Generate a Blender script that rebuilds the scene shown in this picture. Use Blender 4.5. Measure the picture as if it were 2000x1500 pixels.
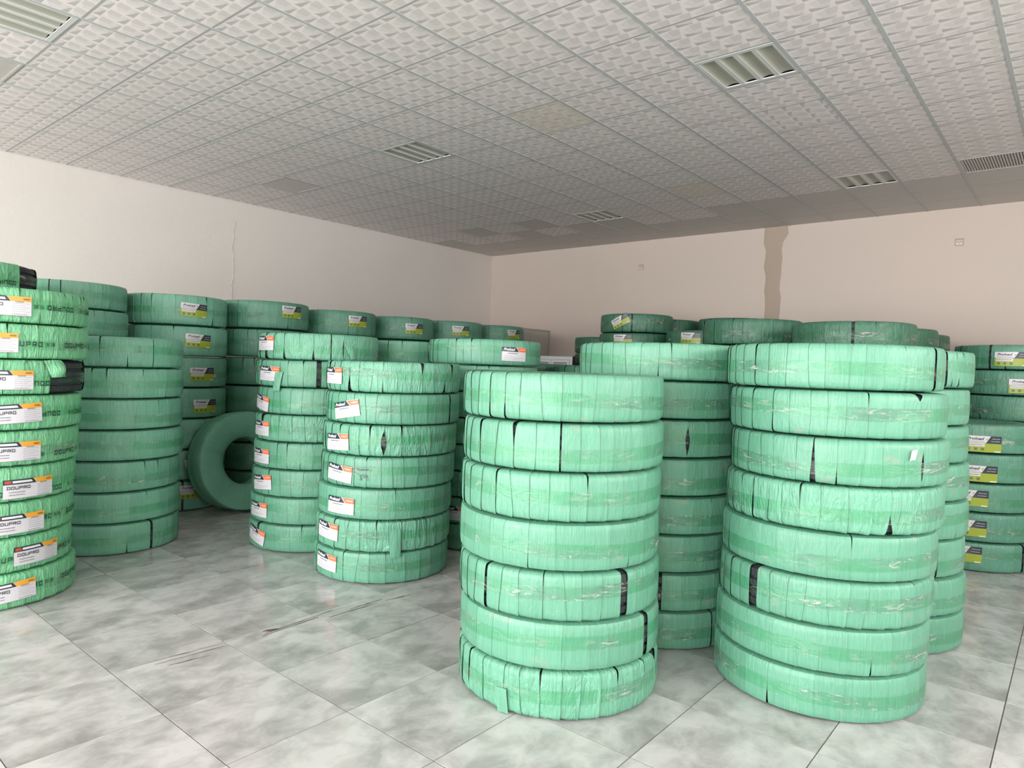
import bpy, math, random
import numpy as np
from mathutils import Matrix, Vector

for o in list(bpy.data.objects):
    bpy.data.objects.remove(o)
scene = bpy.context.scene
COL = scene.collection
PI = math.pi

# ------------------------------------------------------------------ camera, world, daylight, exposure
CAM_H, CEIL_H = 1.682, 3.931
cam_data = bpy.data.cameras.new('camera')
cam_data.sensor_width = 36.0
cam_data.lens = 1334.32 / 2000 * 36
cam_data.clip_start = 0.05
cam = bpy.data.objects.new('camera', cam_data)
COL.objects.link(cam)
_r = Vector((0.76709107, 0.64073671, 0.03205858))
_u = Vector((-0.0419533, 0.0002367, 0.9991195))
_f = Vector((-0.64016498, 0.76776065, -0.02706261))
cam.matrix_world = Matrix(((_r.x, _u.x, -_f.x, 0), (_r.y, _u.y, -_f.y, 0), (_r.z, _u.z, -_f.z, CAM_H), (0, 0, 0, 1)))
scene.camera = cam

world = bpy.data.worlds.new('overcast_sky')
scene.world = world
world.use_nodes = True
world.node_tree.nodes['Background'].inputs[0].default_value = (0.93, 0.97, 1.0, 1)
world.node_tree.nodes['Background'].inputs[1].default_value = 1.0


def area_light(name, loc, rot, sx, sy, power, color):
    d = bpy.data.lights.new(name, 'AREA')
    d.shape = 'RECTANGLE'
    d.size, d.size_y, d.energy, d.color = sx, sy, power, color
    o = bpy.data.objects.new(name, d)
    o.location, o.rotation_euler = loc, rot
    COL.objects.link(o)
    return o


# daylight that falls through the glazed shop front (behind the camera, y = -6.8)
area_light('shopfront_daylight', (-3.0, -6.95, 2.0), (PI / 2, 0, 0), 12.4, 3.6, 1900, (1.0, 0.99, 0.985))
# added fill that brightens the deep back corner; no side window is known there
area_light('side_window_daylight', (3.76, 3.2, 2.8), (0, PI / 2, 0), 1.5, 5.6, 290, (1.0, 0.985, 0.97))

scene.view_settings.view_transform = 'Standard'
scene.view_settings.look = 'None'
scene.view_settings.gamma = 1.0
scene.view_settings.use_curve_mapping = False
scene.view_settings.exposure = 0.0
scene.cycles.max_bounces = 10
scene.cycles.diffuse_bounces = 6
scene.cycles.transparent_max_bounces = 16
scene.cycles.caustics_reflective = False
scene.cycles.caustics_refractive = False


# ------------------------------------------------------------------ helpers
def srgb(r, g, b):
    f = lambda c: (c / 255) / 12.92 if c / 255 <= 0.04045 else ((c / 255 + 0.055) / 1.055) ** 2.4
    return (f(r), f(g), f(b), 1.0)


class NT:
    """small wrapper to write a node material in a few lines"""

    def __init__(self, name):
        self.m = bpy.data.materials.new(name)
        self.m.use_nodes = True
        self.t = self.m.node_tree
        self.b = self.t.nodes['Principled BSDF']
        self.out = self.t.nodes['Material Output']

    def put(self, sock, v):
        if isinstance(v, bpy.types.NodeSocket):
            self.t.links.new(v, sock)
        else:
            sock.default_value = v

    def node(self, kind, ins=(), **props):
        n = self.t.nodes.new(kind)
        for k, v in props.items():
            setattr(n, k, v)
        for k, v in dict(ins).items():
            self.put(n.inputs[k], v)
        return n

    def math(self, op, a, b=0.0, c=0.0, clamp=False):
        n = self.node('ShaderNodeMath', {0: a, 1: b, 2: c}, operation=op)
        n.use_clamp = clamp
        return n.outputs[0]

    def mix(self, fac, a, b, blend='MIX'):
        n = self.node('ShaderNodeMix', {0: fac, 6: a, 7: b}, data_type='RGBA', blend_type=blend)
        return n.outputs[2]

    def noise(self, vec, scale=1.0, detail=2.0, rough=0.5, dist=0.0):
        return self.node('ShaderNodeTexNoise', {'Vector': vec, 'Scale': scale, 'Detail': detail, 'Roughness': rough, 'Distortion': dist}).outputs[0]

    def ramp(self, v, lo, hi):
        return self.node('ShaderNodeMapRange', {0: v, 1: lo, 2: hi, 3: 0.0, 4: 1.0}).outputs[0]

    def comb(self, x, y, z=0.0):
        return self.node('ShaderNodeCombineXYZ', {0: x, 1: y, 2: z}).outputs[0]

    def sep(self, v):
        n = self.node('ShaderNodeSeparateXYZ', {0: v})
        return n.outputs[0], n.outputs[1], n.outputs[2]

    def bump(self, h, strength, dist, normal=None):
        ins = {'Strength': strength, 'Distance': dist, 'Height': h}
        if normal is not None:
            ins['Normal'] = normal
        return self.node('ShaderNodeBump', ins).outputs[0]

    def set(self, **kw):
        names = {'color': 'Base Color', 'rough': 'Roughness', 'metal': 'Metallic', 'spec': 'Specular IOR Level', 'normal': 'Normal', 'coat': 'Coat Weight', 'coat_rough': 'Coat Roughness', 'alpha': 'Alpha'}
        for k, v in kw.items():
            self.put(self.b.inputs[names[k]], v)
        return self.m


def plain(name, c, rough=0.6, spec=0.4, metal=0.0):
    """one colour with a faint grain"""
    n = NT(name)
    pos = n.node('ShaderNodeTexCoord').outputs['Object']
    g = n.noise(pos, 60, 3)
    dark = tuple(x * 0.9 for x in c[:3]) + (1,)
    return n.set(color=n.mix(g, dark, c), rough=rough, spec=spec, metal=metal)


def mesh_obj(name, verts, faces, mats, parent=None, uv=None, attr=None, smooth=False, sharp=None, loc=None, midx=None):
    me = bpy.data.meshes.new(name)
    me.from_pydata(np.asarray(verts, float).tolist(), [], faces if isinstance(faces, list) else faces.tolist())
    for m in (mats if isinstance(mats, (list, tuple)) else [mats]):
        me.materials.append(m)
    if uv is not None:
        li = np.empty(len(me.loops), dtype=np.int32)
        me.loops.foreach_get('vertex_index', li)
        layer = me.uv_layers.new(name='UVMap')
        layer.data.foreach_set('uv', np.asarray(uv, float)[li].ravel())
    if attr is not None:
        a = me.attributes.new('rnd', 'FLOAT', 'POINT')
        a.data.foreach_set('value', np.asarray(attr, float))
    if midx is not None:
        me.polygons.foreach_set('material_index', midx)
    if smooth:
        me.polygons.foreach_set('use_smooth', [True] * len(me.polygons))
        if sharp:
            me.set_sharp_from_angle(angle=sharp)
    me.update()
    return link(name, me, parent, loc)


def link(name, me, parent=None, loc=None):
    o = bpy.data.objects.new(name, me)
    COL.objects.link(o)
    if parent is not None:
        o.parent = parent
    if loc is not None:
        o.location = loc
    return o


class Boxes:
    """collects boxes into one mesh"""

    def __init__(self):
        self.v, self.f = [], []

    def box(self, x0, x1, y0, y1, z0, z1):
        n = len(self.v)
        self.v += [(x, y, z) for z in (z0, z1) for y in (y0, y1) for x in (x0, x1)]
        self.f += [[n + i for i in q] for q in ((0, 2, 3, 1), (4, 5, 7, 6), (0, 1, 5, 4), (2, 6, 7, 3), (0, 4, 6, 2), (1, 3, 7, 5))]
        return self

    def make(self, name, mat, parent=None, loc=None):
        return mesh_obj(name, self.v, self.f, mat, parent, loc=loc)


def empty(name, loc, rz=0.0):
    o = bpy.data.objects.new(name, None)
    o.empty_display_size = 0.2
    o.location = loc
    o.rotation_euler = (0, 0, rz)
    COL.objects.link(o)
    return o


def tag(o, label, cat, group=None):
    o['label'], o['category'] = label, cat
    if group:
        o['group'] = group
    return o


def structure(o):
    o['kind'] = 'structure'
    return o


def in_frame(x, y, z, pad=60):
    d = Vector((x, y, z - CAM_H))
    w = d.dot(_f)
    if w < 0.1:
        return None
    px, py = 1000 + 1334.32 * d.dot(_r) / w, 750 - 1334.32 * d.dot(_u) / w
    return w if -pad < px < 2000 + pad and -pad < py < 1500 + pad else None


# ------------------------------------------------------------------ room materials
def wall_material(name, base, patch):
    n = NT(name)
    pos = n.node('ShaderNodeTexCoord').outputs['Object']
    big = n.noise(pos, 0.7, 3)
    fine = n.noise(pos, 35, 4)
    c = n.mix(n.ramp(big, 0.35, 0.7), base, patch)
    c = n.mix(n.math('MULTIPLY', fine, 0.10), c, (0.35, 0.31, 0.27, 1))
    nb = n.bump(n.noise(pos, 9, 4), 0.12, 0.02)
    nb = n.bump(fine, 0.15, 0.004, nb)
    return n.set(color=c, rough=0.62, spec=0.3, normal=nb)


M_wall_left = wall_material('cream_plaster_left', (0.67, 0.63, 0.595, 1), (0.70, 0.655, 0.615, 1))
M_wall_back = wall_material('cream_plaster_back', (0.575, 0.485, 0.43, 1), (0.55, 0.475, 0.42, 1))
M_bare = wall_material('bare_plaster', (0.36, 0.29, 0.23, 1), (0.40, 0.32, 0.26, 1))
M_crack = plain('crack_edge', (0.54, 0.51, 0.48, 1))
M_white = plain('white_enamel', (0.62, 0.62, 0.61, 1), 0.4)
M_tee = plain('grey_tee_bar', (0.40, 0.405, 0.40, 1), 0.6)
M_tee_main = plain('grey_main_tee', (0.47, 0.485, 0.48, 1), 0.5)
M_plenum = plain('plenum_board', (0.12, 0.12, 0.12, 1), 0.9)
M_grout = plain('brown_grout', (0.17, 0.145, 0.115, 1), 0.9)
M_alu = plain('white_aluminium', (0.80, 0.80, 0.82, 1), 0.35)
M_dark = plain('dark_gasket', (0.04, 0.04, 0.045, 1), 0.6)
M_cabinet = plain('grey_laminate', (0.54, 0.515, 0.48, 1), 0.5)
M_socket = plain('socket_plastic', (0.52, 0.47, 0.39, 1), 0.4)
M_socket_dark = plain('socket_shadow_rim', (0.33, 0.28, 0.22, 1), 0.5)  # darker tone of the plate behind the socket face


def ceiling_tile_material(plain_tile=False):
    n = NT('ceiling_tile_plain' if plain_tile else 'ceiling_tile_print')
    uv = n.node('ShaderNodeUVMap').outputs[0]
    rnd = n.node('ShaderNodeObjectInfo').outputs['Random']
    u, v, _ = n.sep(uv)
    g = n.noise(n.node('ShaderNodeTexCoord').outputs['Object'], 140, 2)
    if plain_tile:
        c = n.mix(g, (0.53, 0.505, 0.48, 1), (0.575, 0.55, 0.525, 1))
        return n.set(color=c, rough=0.55, spec=0.3)
    # a repeat of folded triangles, printed: four repeats to a tile
    def motif(du, dv, k):
        p = n.math('FRACT', n.math('MULTIPLY_ADD', u, 4.0, du))
        q = n.math('FRACT', n.math('MULTIPLY_ADD', v, 4.0, dv))
        return p, q
    p, q = motif(0, 0, 0)
    p2, q2 = motif(0.5, 0.5, 0)
    # triangle pointing along +u : |q-.5| < .5*p*.62
    t1 = n.math('LESS_THAN', n.math('ABSOLUTE', n.math('SUBTRACT', q, 0.42)), n.math('MULTIPLY', n.math('SUBTRACT', 0.78, p), 0.42))
    t2 = n.math('LESS_THAN', n.math('ABSOLUTE', n.math('SUBTRACT', p2, 0.55)), n.math('MULTIPLY', q2, 0.36))
    t3 = n.math('GREATER_THAN', n.math('ADD', p, q), n.math('MULTIPLY_ADD', p2, 0.9, 0.75))
    half = n.math('GREATER_THAN', q, 0.42)
    base = n.mix(t3, (0.75, 0.695, 0.685, 1), (0.655, 0.61, 0.60, 1))
    base = n.mix(t2, base, (0.83, 0.765, 0.755, 1))
    dark = n.mix(half, (0.475, 0.445, 0.435, 1), (0.85, 0.785, 0.77, 1))
    base = n.mix(t1, base, dark)
    c = n.mix(n.math('MULTIPLY', g, 0.25), base, (0.655, 0.615, 0.60, 1))
    c = n.mix(n.math('MULTIPLY', rnd, 0.16), c, (0.67, 0.625, 0.595, 1))
    h = n.math('ADD', n.math('MULTIPLY', t1, 0.5), t2)
    return n.set(color=c, rough=0.5, spec=0.35, normal=n.bump(h, 0.25, 0.003))


M_ctile = ceiling_tile_material()
M_ctile_plain = ceiling_tile_material(True)
n_ = NT('ceiling_tile_stained')
M_ctile_stained = M_ctile.copy()
M_ctile_stained.name = 'ceiling_tile_stained'
_b = M_ctile_stained.node_tree.nodes['Principled BSDF']
_l = _b.inputs['Base Color'].links[0]
_src = _l.from_socket
_mx = M_ctile_stained.node_tree.nodes.new('ShaderNodeMix')
_mx.data_type = 'RGBA'
_mx.inputs[0].default_value = 0.35
M_ctile_stained.node_tree.links.new(_src, _mx.inputs[6])
_mx.inputs[7].default_value = (0.66, 0.55, 0.43, 1)
M_ctile_stained.node_tree.links.new(_mx.outputs[2], _b.inputs['Base Color'])

n_ = NT('floor_tile_glaze')
_uv = n_.node('ShaderNodeUVMap').outputs[0]
_rnd = n_.node('ShaderNodeObjectInfo').outputs['Random']
_u_, _v_, _ = n_.sep(_uv)
_att = n_.node('ShaderNodeAttribute', attribute_name='rnd').outputs['Fac']
_w = n_.math('MULTIPLY_ADD', n_.math('ADD', _rnd, _att), 40.0, 1.7)
_diag = n_.math('ADD', _u_, n_.math('MULTIPLY', _v_, 0.3))
_clouds = n_.noise(n_.comb(n_.math('MULTIPLY', _u_, 3.6), n_.math('MULTIPLY', _v_, 2.6), _w), 1.0, 4, 0.6, 0.3)
_speck = n_.noise(n_.comb(n_.math('MULTIPLY', _u_, 70), n_.math('MULTIPLY', _v_, 70), _w), 1.0, 3)
_corner = n_.math('MULTIPLY', _u_, n_.math('SUBTRACT', 1.0, _v_))           # printed shade towards one corner of each tile
_t = n_.math('ADD', n_.math('MULTIPLY', n_.ramp(_clouds, 0.34, 0.66), 0.90), n_.math('MULTIPLY', _corner, -0.55))
_t = n_.math('ADD', _t, n_.math('MULTIPLY', n_.math('SUBTRACT', _speck, 0.5), 0.12))
_t = n_.math('ADD', _t, 0.30, clamp=True)
_c = n_.mix(_t, (0.275, 0.272, 0.262, 1), (0.55, 0.54, 0.535, 1))
_c = n_.mix(n_.math('MULTIPLY', _rnd, 0.16), _c, (0.40, 0.395, 0.385, 1))
M_floor = n_.set(color=_c, rough=n_.math('MULTIPLY_ADD', _speck, 0.08, 0.12), spec=0.5, normal=n_.bump(_clouds, 0.05, 0.01))

# ------------------------------------------------------------------ room shell
X0, X1, Y0, Y1 = -9.5, 3.6, -6.8, 10.62
wl = structure(Boxes().box(X0 - 0.2, X0, Y0 - 0.2, Y1 + 0.2, -0.1, CEIL_H + 0.4).make('wall_left', M_wall_left))
wb = structure(Boxes().box(X0, X1, Y1, Y1 + 0.2, -0.1, CEIL_H + 0.4).make('wall_back', M_wall_back))
wr = Boxes()
wr.box(X1, X1 + 0.2, Y0 - 0.2, 0.35, -0.1, CEIL_H + 0.4).box(X1, X1 + 0.2, 6.05, Y1 + 0.2, -0.1, CEIL_H + 0.4)
wr.box(X1, X1 + 0.2, 0.35, 6.05, -0.1, 2.0).box(X1, X1 + 0.2, 0.35, 6.05, 3.6, CEIL_H + 0.4)
structure(wr.make('wall_right', M_wall_left))
wn2 = structure(empty('window_2', (X1 + 0.1, 0, 0)))  # unseen window and wall opening, made up to carry the added side fill
for y in (0.38, 2.25, 4.15, 6.02):
    Boxes().box(-0.05, 0.05, y - 0.03, y + 0.03, 2.0, 3.6).make('mullion', M_alu, wn2)
wf = Boxes()
wf.box(X0, X1, Y0 - 0.2, Y0, 3.82, CEIL_H + 0.4)
wf.box(X0, -9.2, Y0 - 0.2, Y0, -0.1, 3.82)
wf.box(3.2, X1, Y0 - 0.2, Y0, -0.1, 3.82)
structure(wf.make('wall_front', M_wall_left))
wn = structure(empty('window_1', (0, Y0 - 0.1, 0)))
for i in range(5):
    x = -9.2 + i * 3.1
    Boxes().box(x - 0.04, x + 0.04, -0.05, 0.05, 0, 3.82).make('mullion', M_alu, wn)

# left wall: a hairline crack with lifted paint
rng = random.Random(4)
pts, z = [], 3.62
y = 5.03
while z > 2.3:
    pts.append((y, z))
    z -= rng.uniform(0.03, 0.08)
    y += rng.uniform(-0.02, 0.022)
vs, fs = [], []
for i, (yy, zz) in enumerate(pts):
    w_ = rng.uniform(0.003, 0.009)
    vs += [(X0 + 0.0015, yy - w_, zz), (X0 + 0.006, yy, zz), (X0 + 0.0015, yy + w_, zz)]
    if i:
        k = 3 * i
        fs += [[k - 3, k - 2, k + 1, k], [k - 2, k - 1, k + 2, k + 1]]
mesh_obj('crack', vs, fs, M_crack, wl)

# back wall: the strip of bare plaster from the ceiling down
vs, fs = [], []
rng = random.Random(9)
for i in range(26):
    zz = CEIL_H - i * 0.12
    w0 = -3.86 + rng.uniform(-0.02, 0.02) + 0.09 * min(i / 12, 1) * 0.6
    w1 = -3.575 + rng.uniform(-0.015, 0.02) - 0.02 * min(i / 10, 1) + (0.06 if i < 2 else 0)
    vs += [(w0, Y1 - 0.002, zz), (w0 + 0.015, Y1 - 0.005, zz), (w1 - 0.012, Y1 - 0.005, zz), (w1, Y1 - 0.002, zz)]
    if i:
        k = 4 * i
        fs += [[k - 4 + j, k + j, k + j + 1, k - 3 + j] for j in range(3)]
mesh_obj('plaster_strip', vs, fs, M_bare, wb)

# ------------------------------------------------------------------ floor and its tiles
fl = structure(Boxes().box(X0, X1, Y0 - 0.2, Y1, -0.1, -0.004).make('floor', M_grout))
TS = 0.6
G = 0.0022
tile_v = [(G, G, -0.0022), (TS - G, G, -0.0022), (TS - G, TS - G, -0.0022), (G, TS - G, -0.0022)]
e_ = 0.0028
tile_v += [(e_, e_, 0), (TS - e_, e_, 0), (TS - e_, TS - e_, 0), (e_, TS - e_, 0)]
tile_f = [[4, 5, 6, 7], [0, 1, 5, 4], [1, 2, 6, 5], [2, 3, 7, 6], [3, 0, 4, 7]]
tile_uv = [(x / TS, y / TS) for x, y, z in tile_v]
spots = []
ox, oy = -4.4379, 2.6066
for i in range(-10, 15):
    for j in range(-20, 15):
        x, y = ox + i * TS, oy + j * TS
        if x + TS < X0 + 0.01 or x > X1 - 0.01 or y + TS < Y0 or y > Y1 - 0.01:
            continue
        d = in_frame(x + 0.3, y + 0.3, 0, 250)
        inside = x >= X0 and x + TS <= X1 and y >= Y0 and y + TS <= Y1
        spots.append((d if d and inside else 99, x, y))
spots.sort()
ft = None
rest_v, rest_f, rest_uv, rest_a = [], [], [], []
rng = random.Random(2)
for k, (d, x, y) in enumerate(spots):
    if d < 99 and k < 250:
        if ft is None:
            ft = mesh_obj('floor_tile', tile_v, tile_f, M_floor, fl, uv=tile_uv, attr=[0.0] * 8)
            o = ft
        else:
            o = link('floor_tile', ft.data, fl)
        o.location = (x, y, rng.uniform(-0.0006, 0.0002))
    else:
        n0 = len(rest_v)
        a = rng.random()
        for (vx, vy, vz), t in zip(tile_v, tile_uv):
            rest_v.append((min(max(x + vx, X0), X1), min(max(y + vy, Y0), Y1), vz))
            rest_uv.append(t)
            rest_a.append(a)
        rest_f += [[n0 + q for q in f] for f in tile_f]
fo = mesh_obj('floor_tiles_beyond', rest_v, rest_f, M_floor, fl, uv=rest_uv, attr=rest_a)
fo['kind'] = 'stuff'
# brown drag marks of tyres across the tiles
M_scuff = plain('brown_scuff', (0.13, 0.085, 0.06, 1), 0.8)
rng = random.Random(11)
for (sx, sy, ex, ey, w_) in ((-3.76, 2.235, -3.80, 2.75, 0.006), (-3.735, 2.20, -3.765, 2.62, 0.008), (-3.71, 2.66, -3.70, 3.03, 0.006), (-3.735, 2.85, -3.735, 3.12, 0.007),
                             (-3.85, 1.52, -3.80, 2.0, 0.004), (-3.79, 1.60, -3.76, 1.98, 0.004), (-3.73, 1.65, -3.70, 1.86, 0.005), (-3.70, 3.12, -3.66, 3.34, 0.009), (-3.71, 3.45, -3.70, 3.62, 0.005), (-3.80, 2.24, -3.77, 2.33, 0.02)):
    vs, fs = [], []
    for i in range(9):
        t = i / 8
        ww = w_ * (0.35 + rng.random()) * (math.sin(PI * min(max(t, 0.06), 0.94)) ** 0.4) * 0.75
        cx, cy = sx + (ex - sx) * t + rng.uniform(-0.003, 0.003), sy + (ey - sy) * t
        vs += [(cx - ww, cy, 0.0008), (cx + ww, cy, 0.0008)]
        if i:
            fs.append([2 * i - 2, 2 * i - 1, 2 * i + 1, 2 * i])
    mesh_obj('scuff_mark', vs, fs, M_scuff, fl)

# ------------------------------------------------------------------ ceiling: tiles, tee bars, grille lamps, vents
ce = structure(Boxes().box(X0, X1, Y0 - 0.2, Y1, CEIL_H + 0.12, CEIL_H + 0.3).make('ceiling', M_plenum))
cx0, cy0 = -2.2889, 4.681
LAMPS = [(0, 0), (-6, 0), (0, 6), (-6, 6), (-6, -6), (0, -6)]
VENTS = [(-10, 0), (2, 6), (-8, -6)]
PLAIN = {(-8, 6), (-10, 6), (-9, 7), (-7, 7)}
STAINED = {(-3, 0), (-3, 5)}
TURNED = {(0, 2), (-5, 2), (-4, 3)}
A0, A1, B0, B1 = -12, 9, -22, 9


def ctile(name, mat):
    g, h = 0.003, 0.004
    v = [(g, g, h), (TS - g, g, h), (TS - g, TS - g, h), (g, TS - g, h), (0.005, 0.005, 0), (TS - 0.005, 0.005, 0), (TS - 0.005, TS - 0.005, 0), (0.005, TS - 0.005, 0)]
    v = [(x - TS / 2, y - TS / 2, z) for x, y, z in v]
    f = [[7, 6, 5, 4], [4, 5, 1, 0], [5, 6, 2, 1], [6, 7, 3, 2], [7, 4, 0, 3]]
    return v, f, [(x / TS + 0.5, y / TS + 0.5) for x, y, z in v]


protos = {}
cells = []
for a in range(A0, A1 + 1):
    for b in range(B0, B1 + 1):
        if (a, b) in LAMPS or (a, b) in VENTS:
            continue
        x, y = cx0 + (a + 0.5) * TS, cy0 + (b + 0.5) * TS
        d = in_frame(x, y, CEIL_H, 120)
        cells.append((d or 99, a, b, x, y))
cells.sort()
rv, rf, ru = [], [], []
for k, (d, a, b, x, y) in enumerate(cells):
    mat = M_ctile_plain if b >= 8 or (a, b) in PLAIN or (b == 7 and (a * 7 % 3 == 0 or a > -3)) else (M_ctile_stained if (a, b) in STAINED else M_ctile)
    v, f, uv = ctile('ceiling_tile', mat)
    if d < 99 and k < 290:
        key = mat.name
        if key not in protos:
            protos[key] = mesh_obj('ceiling_tile', v, f, mat, ce, uv=uv)
            o = protos[key]
        else:
            o = link('ceiling_tile', protos[key].data, ce)
        o.location = (x, y, CEIL_H)
        if (a, b) in TURNED:
            o.rotation_euler = (0, 0, PI / 2)
    else:
        n0 = len(rv)
        rv += [(min(max(p + x, X0), X1), min(max(q + y, Y0), Y1), r + CEIL_H) for p, q, r in v]
        rf += [[n0 + i for i in q] for q in f]
        ru += uv
co = mesh_obj('ceiling_tiles_beyond', rv, rf, M_ctile, ce, uv=ru)
co['kind'] = 'stuff'
main_bar = cross_bar = None
for a in range(A0 + 1, A1 + 2):
    x = cx0 + a * TS
    if X0 < x < X1:
        if main_bar is None:
            main_bar = Boxes().box(-0.0135, 0.0135, Y0, Y1, CEIL_H - 0.004, CEIL_H + 0.004).make('tee_rail', M_tee_main, ce)
            main_bar.location.x = x
        else:
            link('tee_rail', main_bar.data, ce, (x, 0, 0))
for b in range(B0 + 1, B1 + 1):
    y = cy0 + b * TS
    if Y0 < y < Y1 - 0.02:
        if cross_bar is None:
            cross_bar = Boxes().box(X0, X1, -0.009, 0.009, CEIL_H - 0.0006, CEIL_H + 0.0045).make('tee_rail', M_tee, ce)
            cross_bar.location.y = y
        else:
            link('tee_rail', cross_bar.data, ce, (0, y, 0))
M_trough = NT('lamp_reflector').set(color=(0.40, 0.395, 0.335, 1), rough=0.45, spec=0.5)
M_lampframe = plain('lamp_frame_enamel', (0.62, 0.63, 0.61, 1), 0.35)
M_tube = plain('fluorescent_tube_off', (0.55, 0.54, 0.47, 1), 0.3)


def make_lamp():
    t = empty('ceiling_lamp', (0, 0, 0))
    h = TS / 2 - 0.012
    fr = Boxes()
    z0, z1 = -0.003, 0.004
    fr.box(-h, h, -h, -h + 0.035, z0, z1).box(-h, h, h - 0.035, h, z0, z1)
    fr.box(-h, -h + 0.022, -h + 0.035, h - 0.035, z0, z1).box(h - 0.022, h, -h + 0.035, h - 0.035, z0, z1)
    fr.make('lamp_frame', M_lampframe, t)
    inner = 2 * (h - 0.022)
    slot = inner / 4
    for i in range(1, 4):
        xx = -h + 0.022 + i * slot
        Boxes().box(xx - 0.017, xx + 0.017, -h + 0.035, h - 0.035, z0 + 0.001, z1).make('divider', M_lampframe, t)
    for i in range(4):
        xa = -h + 0.022 + i * slot + (0.017 if i else 0)
        xb = -h + 0.022 + (i + 1) * slot - (0.017 if i < 3 else 0)
        vs, fs = [], []
        for j in range(9):
            s = j / 8
            xx = xa + (xb - xa) * s
            zz = 0.003 + 0.014 * math.sin(PI * s) ** 0.6
            vs += [(xx, -h + 0.035, zz), (xx, h - 0.035, zz)]
            if j:
                fs.append([2 * j - 2, 2 * j - 1, 2 * j + 1, 2 * j])
        mesh_obj('reflector', vs, fs, M_trough, t)
        # bright lip where the punched opening turns up
        Boxes().box(xa + 0.006, xb - 0.006, h - 0.037, h - 0.035, z0 - 0.0005, 0.001).make('lip', M_alu, t)
    return t


def make_vent():
    t = empty('ceiling_vent', (0, 0, 0))
    h = TS / 2 - 0.012
    fr = Boxes()
    fr.box(-h, h, -h, -h + 0.02, -0.004, 0.02).box(-h, h, h - 0.02, h, -0.004, 0.02).box(-h, -h + 0.02, -h + 0.02, h - 0.02, -0.004, 0.02).box(h - 0.02, h, -h + 0.02, h - 0.02, -0.004, 0.02)
    fr.make('vent_frame', M_vent, t)
    Boxes().box(-h, h, -h, h, 0.03, 0.035).make('backing', M_vent_dark, t)
    n = 22
    first = None
    for i in range(n):
        xx = -h + 0.02 + (i + 0.5) * (2 * h - 0.04) / n
        if first is None:
            first = Boxes().box(-0.0075, 0.0075, -h + 0.02, h - 0.02, -0.002, 0.012).make('slat', M_vent, t)
            first.location.x = xx
        else:
            link('slat', first.data, t, (xx, 0, 0))
    return t


M_vent = plain('vent_paint', (0.58, 0.545, 0.52, 1), 0.5)
M_vent_dark = plain('vent_backing', (0.52, 0.495, 0.475, 1), 0.7)


def copy_tree(o):
    c = o.copy()
    COL.objects.link(c)
    for ch in list(o.children):
        d = ch.copy()
        COL.objects.link(d)
        d.parent = c
    return c


lamp0, vent0 = make_lamp(), make_vent()
LAMP_LABEL = ['unlit four-slot grille lamp in the ceiling above the nearest right stack', 'unlit grille lamp in the ceiling above the orange-labelled stacks', 'dull four-slot grille lamp close to the back wall, right of the bare plaster strip',
              'faint grille lamp flush in the ceiling near the back corner', 'bright grille lamp cut by the top left corner of the picture', 'unlit grille lamp overhead behind the viewpoint']
for i, (a, b) in enumerate(LAMPS):
    o = lamp0 if i == 0 else copy_tree(lamp0)
    o.location = (cx0 + (a + 0.5) * TS, cy0 + (b + 0.5) * TS, CEIL_H)
    tag(o, LAMP_LABEL[i], 'ceiling light', 'grille lamps set into the ceiling grid')
VENT_LABEL = ['grey ribbed vent panel in the ceiling above the left-wall row', 'ribbed vent panel in the ceiling at the right picture edge', 'pale ribbed vent panel in the ceiling at the left picture edge']
for i, (a, b) in enumerate(VENTS):
    o = vent0 if i == 0 else copy_tree(vent0)
    o.location = (cx0 + (a + 0.5) * TS, cy0 + (b + 0.5) * TS, CEIL_H)
    tag(o, VENT_LABEL[i], 'vent', 'ribbed vents set into the ceiling grid')

# ------------------------------------------------------------------ things on and by the back wall
for (sx, sz, lab) in ((-6.0, 3.468, 'small wall socket high on the back wall near the corner'), (-1.31, 3.483, 'beige two-gang wall socket high on the back wall, far right')):
    t = tag(empty('wall_socket', (sx, Y1, sz)), lab, 'socket', 'sockets high on the back wall')
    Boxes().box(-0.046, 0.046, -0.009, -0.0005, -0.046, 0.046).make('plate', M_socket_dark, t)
    Boxes().box(-0.040, 0.040, -0.012, -0.009, -0.040, 0.030).make('face_plate', M_socket, t)
    for s in (-1, 1):
        Boxes().box(s * 0.02 - 0.011, s * 0.02 + 0.011, -0.0155, -0.012, -0.034, -0.012).make('rocker', M_white, t)
        Boxes().box(s * 0.014 - 0.006, s * 0.014 + 0.006, -0.0135, -0.012, 0.0, 0.006).make('pin_slot', M_dark, t)

t = tag(empty('grey_cabinet', (-8.72, 10.01, 0)), 'tall plain grey cabinet in the back corner behind the last left-wall stack', 'cabinet')
Boxes().box(-0.76, 0.76, -0.58, 0.60, 0.0, 2.36).make('body', M_cabinet, t)
Boxes().box(-0.765, 0.785, -0.585, 0.605, 2.36, 2.385).make('cabinet_top', M_cabinet, t)
Boxes().box(0.76, 0.778, -0.57, 0.0, 0.06, 2.35).make('door', M_cabinet, t)
Boxes().box(0.76, 0.778, 0.006, 0.585, 0.06, 2.35).make('door', M_cabinet, t)

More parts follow.
